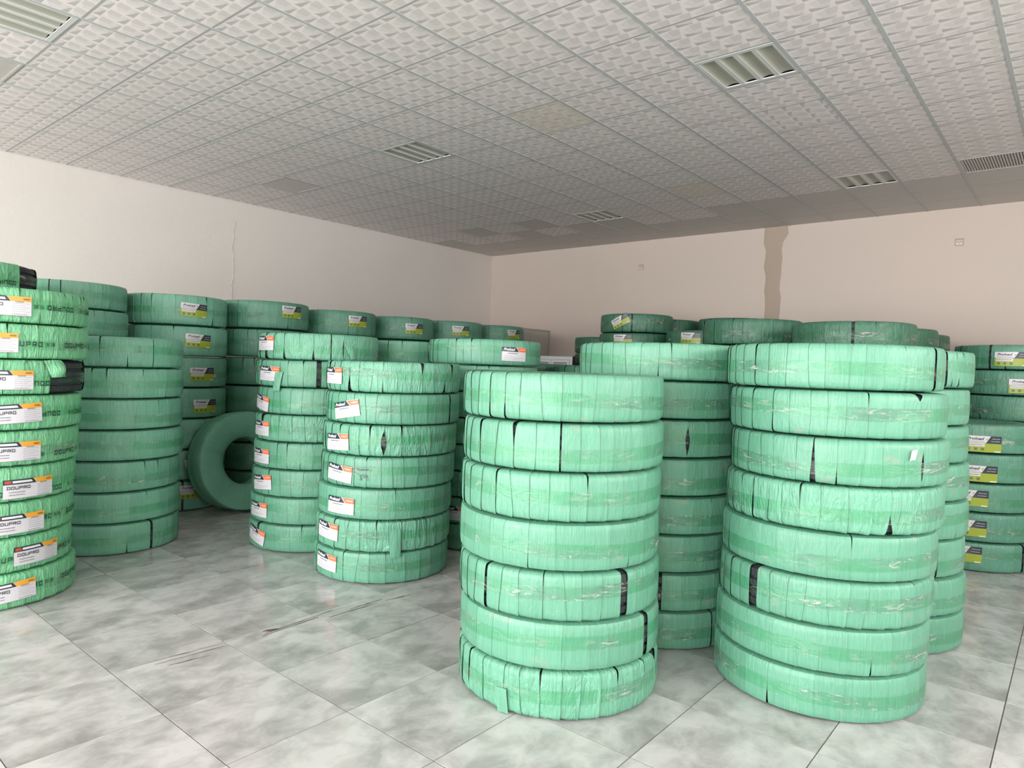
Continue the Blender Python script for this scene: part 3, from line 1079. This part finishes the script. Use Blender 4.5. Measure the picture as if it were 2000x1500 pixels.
SIDE = {  # sideways slips of single tyres, bottom to top (m, to the right as seen from the door)
    'S1': [.016, .016, .007, 0, 0, .006, -.002], 'S2': [-.02, -.014, -.006, .005, .02, .033, .017, -.006],
    'M2': [-.028, -.022, -.012, .006, .016, .034, .033], 'M1': [0, .008, .016, .029, .036, .049, .031, .045],
    'R2': [.003, .004, -.009, .001, -.008, -.021, -.022, -.007], 'L1': [.014, -.014, -.004, .005, .021, .034, .053, .072, .069],
    'L2': [-.005, -.001, -.006, .019, .010, .010, .005], 'M4': [0, 0, .01, 0, -.01, .01, -.012, .01],
}
STYLES = {
    'S1': {7: 's', 6: 's', 5: 's', 3: 's', 1: 'w'}, 'S2': {8: 's', 7: 's', 6: 's', 5: 'w', 3: 's'},
    'M6': {8: 's', 6: 'v'}, 'R2': {8: 's', 6: 's', 5: 's', 2: 'v'}, 'M2': {7: 'w', 6: 's', 5: 'w', 4: 's', 2: 'w', 1: 'v'},
    'M1': {8: 'w', 7: 's', 6: 's', 5: 'w', 4: 'v', 3: 'v'}, 'L2': {7: 's', 6: 'v'}, 'M4': {8: 's'}, 'B1': {}, 'R3': {5: 'v'},
}
SPLIT = {'S1': (7, 6, 5, 3, 1), 'S2': (8, 7, 6, 5, 3), 'M6': (8,), 'R2': (8, 6, 5), 'M2': (7, 6, 5, 4), 'M1': (8, 7, 6, 5), 'L1': (9, 8, 7, 6, 5, 4, 3, 2, 1), 'L2': (7,), 'M4': (8,)}
LABELS = {
    'M1': [(8, 'O', -92.3, .021, 0), (7, 'O', -82.6, -.005, -2), (6, 'O', -97.9, -.025, -8), (5, 'O', -94.5, -.012, 0), (4, 'O', -92.6, -.016, 0), (3, 'O', -87.1, -.005, 5), (2, 'O', -90.5, -.008, 0), (1, 'O', -91.4, .004, -12)],
    'M2': [(7, 'O', -100.1, -.001, 0), (6, 'O', -81.4, -.012, 10), (5, 'O', -88.6, -.024, 3), (4, 'O', -83.4, -.016, -5), (3, 'O', -78.6, -.018, -1), (2, 'O', -91.9, .014, -3), (1, 'O', -91.9, .014, -3)],
    'M4': [(8, 'O', -18.2, -.013, -1), (2, 'O', -71.6, -.020, 0)],
    'B2': [(7, 'G', -4.8, -.001, -3), (6, 'G', 0, .006, -3), (5, 'G', 5.7, -.019, 0), (4, 'G', 10.4, -.032, 0), (1, 'G', -2.5, .045, 0)],
    'B3': [(7, 'G', 5.8, .045, 0)], 'B4': [(7, 'G', -4.2, .026, 0)], 'B5': [(7, 'G', -14.1, -.005, 0)], 'B6': [(7, 'G', -25.3, .012, 0)], 'B7': [(7, 'G', -6.9, .022, 0)],
    'T1': [(9, 'G', -86, .02, 26), (8, 'G', -79.9, .035, 0)], 'T5': [(8, 'G', -86.6, .03, -2)], 'R4': [(8, 'G', -89.2, -.02, 0), (7, 'G', -74, -.03, 0)],
    'R3': [(5, 'G', -72.2, -.045, 0), (4, 'G', -75, -.045, 0), (3, 'G', -80.6, -.002, 0), (2, 'G', -82.2, -.006, 0), (1, 'G', -84, .024, 0)],
    'L1': [(9, 'D', -9.7, -.008, 0), (8, 'D', -17.3, -.012, 0), (7, 'D', -6.1, -.018, 0), (6, 'D', 2, -.003, 3), (5, 'D', 3.1, -.016, 0), (4, 'D', 14.4, -.028, 0), (3, 'D', 9.6, -.025, 0), (2, 'D', 23.2, -.01, 0), (1, 'D', 1.9, -.001, 3)],
}
SLITS = {'S1': [(7, 2.3, 1.8, 'm'), (6, -80.0, 2.4, 't'), (6, -55.3, 1.0, 'f'), (5, -40.3, 1.1, 't'), (3, -95.9, 1.4, 'f'), (3, -17.8, 4.9, 'f'), (2, .3, 4.4, 'f'), (1, -62.7, 1.1, 't'), (1, -21.1, 1.7, 't'), (1, 15.4, 8, 't'), (1, -.2, 1.7, 't')],
         'S2': [(8, -13.7, 3.6, 'f'), (7, -30.5, 5.7, 'c'), (6, -85.1, 2.5, 'F'), (6, -73.8, .9, 'b'), (6, -29.5, 2.9, 'm'), (5, -45.6, 4.1, 'b'), (5, -32.2, 1.0, 'b'), (3, -110.9, 5.0, 'f'), (2, -47.7, 1.1, 'b')],
         'M6': [(7, -61.8, 2.2, 'f'), (6, -62.1, 2.8, 'f'), (6, -42.2, 3.7, 'm'), (2, -59.4, 2.2, 'f'), (1, -22.6, 1.3, 'f'), (8, -55.6, .9, 't'), (8, -63.4, .9, 'b')],
         'M2': [(7, -17.5, 3.6, 't'), (7, -78.6, 3.8, 'b'), (7, 5.9, 3.4, 'b'), (7, 16.6, 4.6, 't'), (6, 14.4, 2.6, 'f'), (5, -45.4, 5.7, 'm'), (5, -56.7, 1.7, 't'), (5, -31.4, 1.7, 't')],
         'M1': [(8, -12.1, 2.0, 'm'), (8, -23.8, 1.2, 'f'), (8, -90.9, 4.6, 'b'), (8, -67.2, 2.2, 'b'), (8, -39.5, 2.3, 'b'), (7, -32.6, 4.4, 'f'), (5, -92.9, 4.0, 't'), (1, -88.8, 3.5, 't')],
         'R2': [(8, -36.4, 2.0, 'f'), (8, -27.6, 1.5, 't'), (8, -20.5, 1.8, 't'), (8, -24.9, 2.1, 'b'), (8, -31.2, 1.8, 'b'), (3, -36.4, 1.6, 'f')],
         'L1': [(9, 30.8, 1.4, 't'), (9, 37.9, 1.7, 't'), (9, 48.5, 3.2, 't'), (9, 54.1, 4.3, 't'), (9, 12.2, 1.0, 'b'), (9, 31.1, 1.4, 'b'), (9, 20.0, 1.1, 'b'), (7, 47, 51, 'f'), (7, 17.1, .7, 'f'), (3, 32.3, .9, 'f'), (3, 3.3, .6, 'f'), (8, -7.4, 1.1, 't')],
         'L2': [(1, 13.3, 2.6, 'f'), (1, -8.1, 1.2, 'b'), (7, 10.9, 1.0, 'f'), (7, -32.5, 1.2, 't'), (3, 6.0, .9, 't')], 'B1': [(9, -32.7, .9, 'f'), (9, -22.7, .9, 'f')],
         'B2': [(1, -13.6, 2.4, 'f'), (7, 10.4, 2.0, 't'), (7, 19.6, 2.4, 'b')], 'T1': [(9, -67.4, 2.4, 'f')], 'T4': [(8, -76.0, 2.8, 'f')], 'R4': [(8, -108.6, 2.0, 'f')], 'R3': [(1, -29, 3.2, 'f')], 'L0': [(10, 53.4, 34, 'f')], 'B3': [(3, -45.1, 1.0, 'f')]}
PRINTS = {'L1': {9: (29.5, -.004, 1), 8: (0.6, -.015, 0), 7: (12.5, -.040, 1), 6: (24, -.012, 1), 5: (38.6, -.048, 0), 4: (31.5, -.058, 1), 3: (57, -.012, 0), 2: (1, -.020, 0), 1: (48, .012, 0)}, 'L0': {10: (24, -.04, 1)}}
POS = ['topmost', 'second from top', 'third from top', 'fourth from top', 'fifth from top', 'sixth from top', 'seventh from top', 'eighth from top', 'ninth from top', 'tenth from top']
FEAT = {'O': 'with black and orange label', 'G': 'with white and olive label', 'D': 'with black and amber label'}
GROUP = 'green film-wrapped truck tyres in stacks'
NEAR = set('S1 S2 M6 R2 M2 M1 M4 L1 L2 B1 B2 R3'.split())
variants = {}
seed = 100


def wrap_onto(tyre, name_film, style, w, slits, split, loc, sd):
    mat = FILM[name_film][0]
    n_tick = {'s': 5, 'm': 3, 'w': 8, 'v': 9}[style]
    ticks, tries = [], 0
    trng = random.Random(sd if sd is not None else len(TYRES))
    while len(ticks) < n_tick and tries < 60:
        tries += 1
        a = trng.uniform(0, 360)
        if all(abs((a - b[0] + 180) % 360 - 180) > 9 + 0.6 * b[1] for b in list(slits) + ticks):
            ticks.append((a, trng.choice((0.5, 0.7, 0.9, 1.3)), trng.choice('tbtbc')))
    own, slits = bool(slits), list(slits) + ticks
    if name_film == 'mint' and style == 'w':
        mat = MINT_C
    if split:
        strips, p, nrm, s, step_h, amp, zt, inner = build_strips(style, w, slits, sd)
        N, K = len(p), 5
        ov = 0.14 * 2 * PI / STYLE[style][2]
        F = grid_faces(N, K)
        for st in strips:
            V, UV = strip_points(st, p, nrm, s, step_h, amp, K, zt, 0.0 if st['first'] else ov, 0.0)
            mesh_obj('wrap_strip', V, F, mat, tyre, uv=UV, attr=np.full(len(V), st['rn']), smooth=True, loc=loc)
        return
    key = None
    if not own and sd is None:
        key = (mat.name, style, round(w, 4))
        pool = variants.setdefault(key, [])
        if len(pool) >= 3:
            o = link('wrap', pool[random.randrange(len(pool))], tyre, loc)
            o.rotation_euler = (0, 0, random.uniform(0, 6.28))
            return
    V, F, U, A = joined_wrap(style, w, slits, sd if sd is not None else random.randrange(9999))
    o = mesh_obj('wrap', V, F, mat, tyre, uv=U, attr=A, smooth=True, sharp=math.radians(38), loc=loc)
    if key:
        variants[key].append(o.data)


random.seed(5)
TYRES = {}
tape_pool = {}
for sk, (sx, sy, cnt, w, film, style0, where) in STACKS.items():
    d = math.hypot(sx, sy)
    px, py = sy / d, -sx / d
    labs = {}
    for l in LABELS.get(sk, []):
        labs[l[0]] = l
    for k in range(1, cnt + 1):
        seed += 1
        off = SIDE[sk][k - 1] if sk in SIDE else random.uniform(-0.008, 0.008) * (1 if sk[0] in 'BTR' else 2)
        tyre = empty('wrapped_tyre', (sx + px * off, sy + py * off, (k - 1) * w))
        if sk[0] in 'BT':
            tyre.scale = (0.982, 0.982, 1.0)
        loc = (0, 0, w / 2)
        slits = [s[1:] for s in SLITS.get(sk, []) if s[0] == k]
        style = STYLES.get(sk, {}).get(k, style0)
        split = k in SPLIT.get(sk, ())
        wrap_onto(tyre, film, style, w, slits, split, loc, seed if (slits or split or (sk in NEAR and sk not in ('B1', 'B2'))) else None)
        c = link('carcass', carcass_mesh(w), tyre, loc)
        c.rotation_euler = (0, 0, random.uniform(0, 6))
        kk = (round(w, 4), random.randrange(3)) if sk not in NEAR else (sk, k)
        if kk not in tape_pool:
            V, F, U = tape_mesh(w, random.uniform(-0.025, 0.02), seed)
            tape_pool[kk] = mesh_obj('packing_tape', V, F, TAPE, tyre, uv=U, smooth=True, loc=loc).data
        else:
            o = link('packing_tape', tape_pool[kk], tyre, loc)
            o.rotation_euler = (0, 0, random.uniform(0, 6.28))
        feat = ''
        if k in labs:
            _, kind, phi, dz, tilt = labs[k]
            put_label(kind, phi, dz, tilt, tyre, loc)
            feat = FEAT[kind]
        elif any(s[1] > 2.3 for s in slits):
            feat = 'with a black gap in its film'
        if sk in PRINTS and k in PRINTS[sk]:
            ph0, dz, flip = PRINTS[sk][k]
            for i in range(-2, 3):
                ph = ph0 + 38 * i
                if not -60 < ph < 78:
                    continue
                if (sk, k) == ('L1', 7) and ph > 30 or (sk == 'L0' and ph > 30):
                    continue
                for art in (FILM_PRINT, FILM_SIGN_A, FILM_SIGN_B):
                    bent(art, 'film_lettering', ph, dz, 0, 0.0086, tyre, loc, flip=bool(flip))
        txt = f"{FILM[film][1]} wrapped tyre {feat}, {POS[cnt - k] if k > 1 else 'lowest'} of {where}"
        txt = txt.replace(' ,', ',')
        if len(txt.split()) > 16:
            txt = txt.replace(' with a black gap in its film', ' with black gap').replace('with black and', 'with').replace('with white and', 'with')
        if len(txt.split()) > 16:
            txt = txt.replace(' from top', '').replace('wrapped ', '')
        tag(tyre, txt, 'tyre', GROUP)
        TYRES[sk, k] = tyre


# loose ends of film and scraps
def sheet(name, phi, z_top, z_bot, width_deg, tyre, w, mat, bulge=0.02, skew=0.0, nv=7, nu=4, off=0.012, under=0.0):
    vs, us = [], []
    for i in range(nv):
        t = i / (nv - 1)
        z = z_top + (z_bot - z_top) * t
        for j in range(nu):
            f = j / (nu - 1) - 0.5
            a = math.radians(phi + width_deg * f * (1 - 0.12 * t) + skew * t)
            r_ = R + off + bulge * math.sin(PI * 0.8 * t) * (0.7 + 0.5 * math.sin(5 * f + 2 * t)) - under * t
            vs.append((r_ * math.cos(a), r_ * math.sin(a), z + 0.004 * math.sin(3 * f + 1)))
            us.append((a * R, z))
    mesh_obj(name, vs, grid_faces(nv, nu), mat, tyre, uv=us, attr=[0.3] * len(vs), smooth=True, loc=(0, 0, w / 2))


sheet('loose_flap', -69.5, .01, -.155, 8.5, TYRES['M1', 7], .2385, MINT_C, 0.012, -3)
sheet('loose_flap', -31.0, .06, -.155, 9.5, TYRES['M2', 2], .2405, MINT, 0.008, 1)
sheet('loose_flap', -8, .02, -.10, 7, TYRES['M1', 8], .2385, MINT_C, 0.010, 6)
sheet('loose_flap', 22.5, .112, .0, 13, TYRES['L1', 7], .2315, GRASS, 0.05, 4, nv=9, nu=6, off=0.014)
sheet('loose_flap', -84, .00, -.116, 7, TYRES['S1', 1], .2365, MINT, 0.004, 2)
sheet('paper_scrap', -36.0, .072, .024, 3.6, TYRES['S2', 6], .2305, INK_WHITE, 0.001, -1.2, 4, 4, 0.011)
sheet('paper_scrap', -11.0, .06, -.03, 6.5, TYRES['B2', 2], .3330, INK_WHITE, 0.002, 2, 4, 4, 0.011)
sheet('paper_scrap', -42.5, .06, .02, 7, TYRES['B3', 3], .3370, INK_WHITE, 0.002, 2, 4, 4, 0.011)


# handwriting in black marker beside one label
def scribble(name, strokes, phi, dz, tyre, w):
    f = Flat()
    for (x0, y0, x1, y1) in strokes:
        L = math.hypot(x1 - x0, y1 - y0) or 1
        nx, ny = -(y1 - y0) / L * 0.0016, (x1 - x0) / L * 0.0016
        f.quad((x0 + nx, y0 + ny), (x1 + nx, y1 + ny), (x1 - nx, y1 - ny), (x0 - nx, y0 - ny), NAVY, 1)
    bent(f, name, phi, dz, 4, 0.0095, tyre, (0, 0, w / 2))


_st = []
x = -0.045
for dx, up in ((0.012, .018), (0.014, .011), (0.010, .007), (0.012, .015), (0.012, .009), (0.014, .008), (0.012, .013)):
    _st += [(x, 0.032, x + 0.002, 0.032 + up), (x + 0.002, 0.032, x + dx, 0.036)]
    x += dx
_st += [(-.03, -.006, -.012, -.040), (-.012, -.006, -.03, -.040), (-.03, -.006, -.012, -.006), (-.03, -.040, -.012, -.040), (-.002, .002, .004, -.03), (.012, -.008, .03, -.008), (.012, -.008, .012, -.022), (.012, -.022, .03, -.020), (.03, -.008, .034, -.05)]
scribble('handwriting', _st, -60.0, -.012, TYRES['M2', 4], .2405)

# ------------------------------------------------------------------ the tyre standing on its tread against the left-wall row
w = 0.33
st_ = empty('wrapped_tyre', (-7.165, 3.86, 0.0))
st_.rotation_euler = (0, 0, 0)
tag(st_, 'green wrapped tyre standing upright on its tread, hole facing out, against the left-wall row', 'tyre', 'green wrapped tyres standing upright')
lean = math.radians(6.0)
# axis of the tyre points to +x, tilted up by the lean; lowest edge rests on the floor
rot = Matrix.Rotation(-lean, 4, 'Y') @ Matrix.Rotation(PI / 2, 4, 'Y')
centre = Vector((w / 2 * math.cos(lean) - R * math.sin(lean), 0, R * math.cos(lean) + 0.72 * w / 2 * math.sin(lean)))


def place(o):
    o.matrix_local = Matrix.Translation(centre) @ rot


V, F, U, A = joined_wrap('m', w, [(-24, 1.0, 'b'), (150, 1.0, 't')], 777, 4)
place(mesh_obj('wrap', V, F, SEA, st_, uv=U, attr=A, smooth=True, sharp=math.radians(38)))
# the film also lines the hole
hp = [(R - 0.270, -w / 2 * 0.62), (R - 0.282, -w / 2 * 0.3), (R - 0.284, 0), (R - 0.282, w / 2 * 0.3), (R - 0.270, w / 2 * 0.62)]
nseg = 40
aa = np.linspace(0, 2 * PI, nseg + 1)
V = np.array([(r_ * math.cos(t), r_ * math.sin(t), z_) for r_, z_ in hp for t in aa])
U = np.array([(t * R, z_ + 2) for r_, z_ in hp for t in aa])
F = grid_faces(5, nseg + 1)
place(mesh_obj('hole_lining', V, F[:, ::-1], SEA, st_, uv=U, attr=np.full(len(V), 0.5), smooth=True))
V, F, U = tape_mesh(w, 0.0, 3)
place(mesh_obj('packing_tape', V, F, TAPE, st_, uv=U, smooth=True))
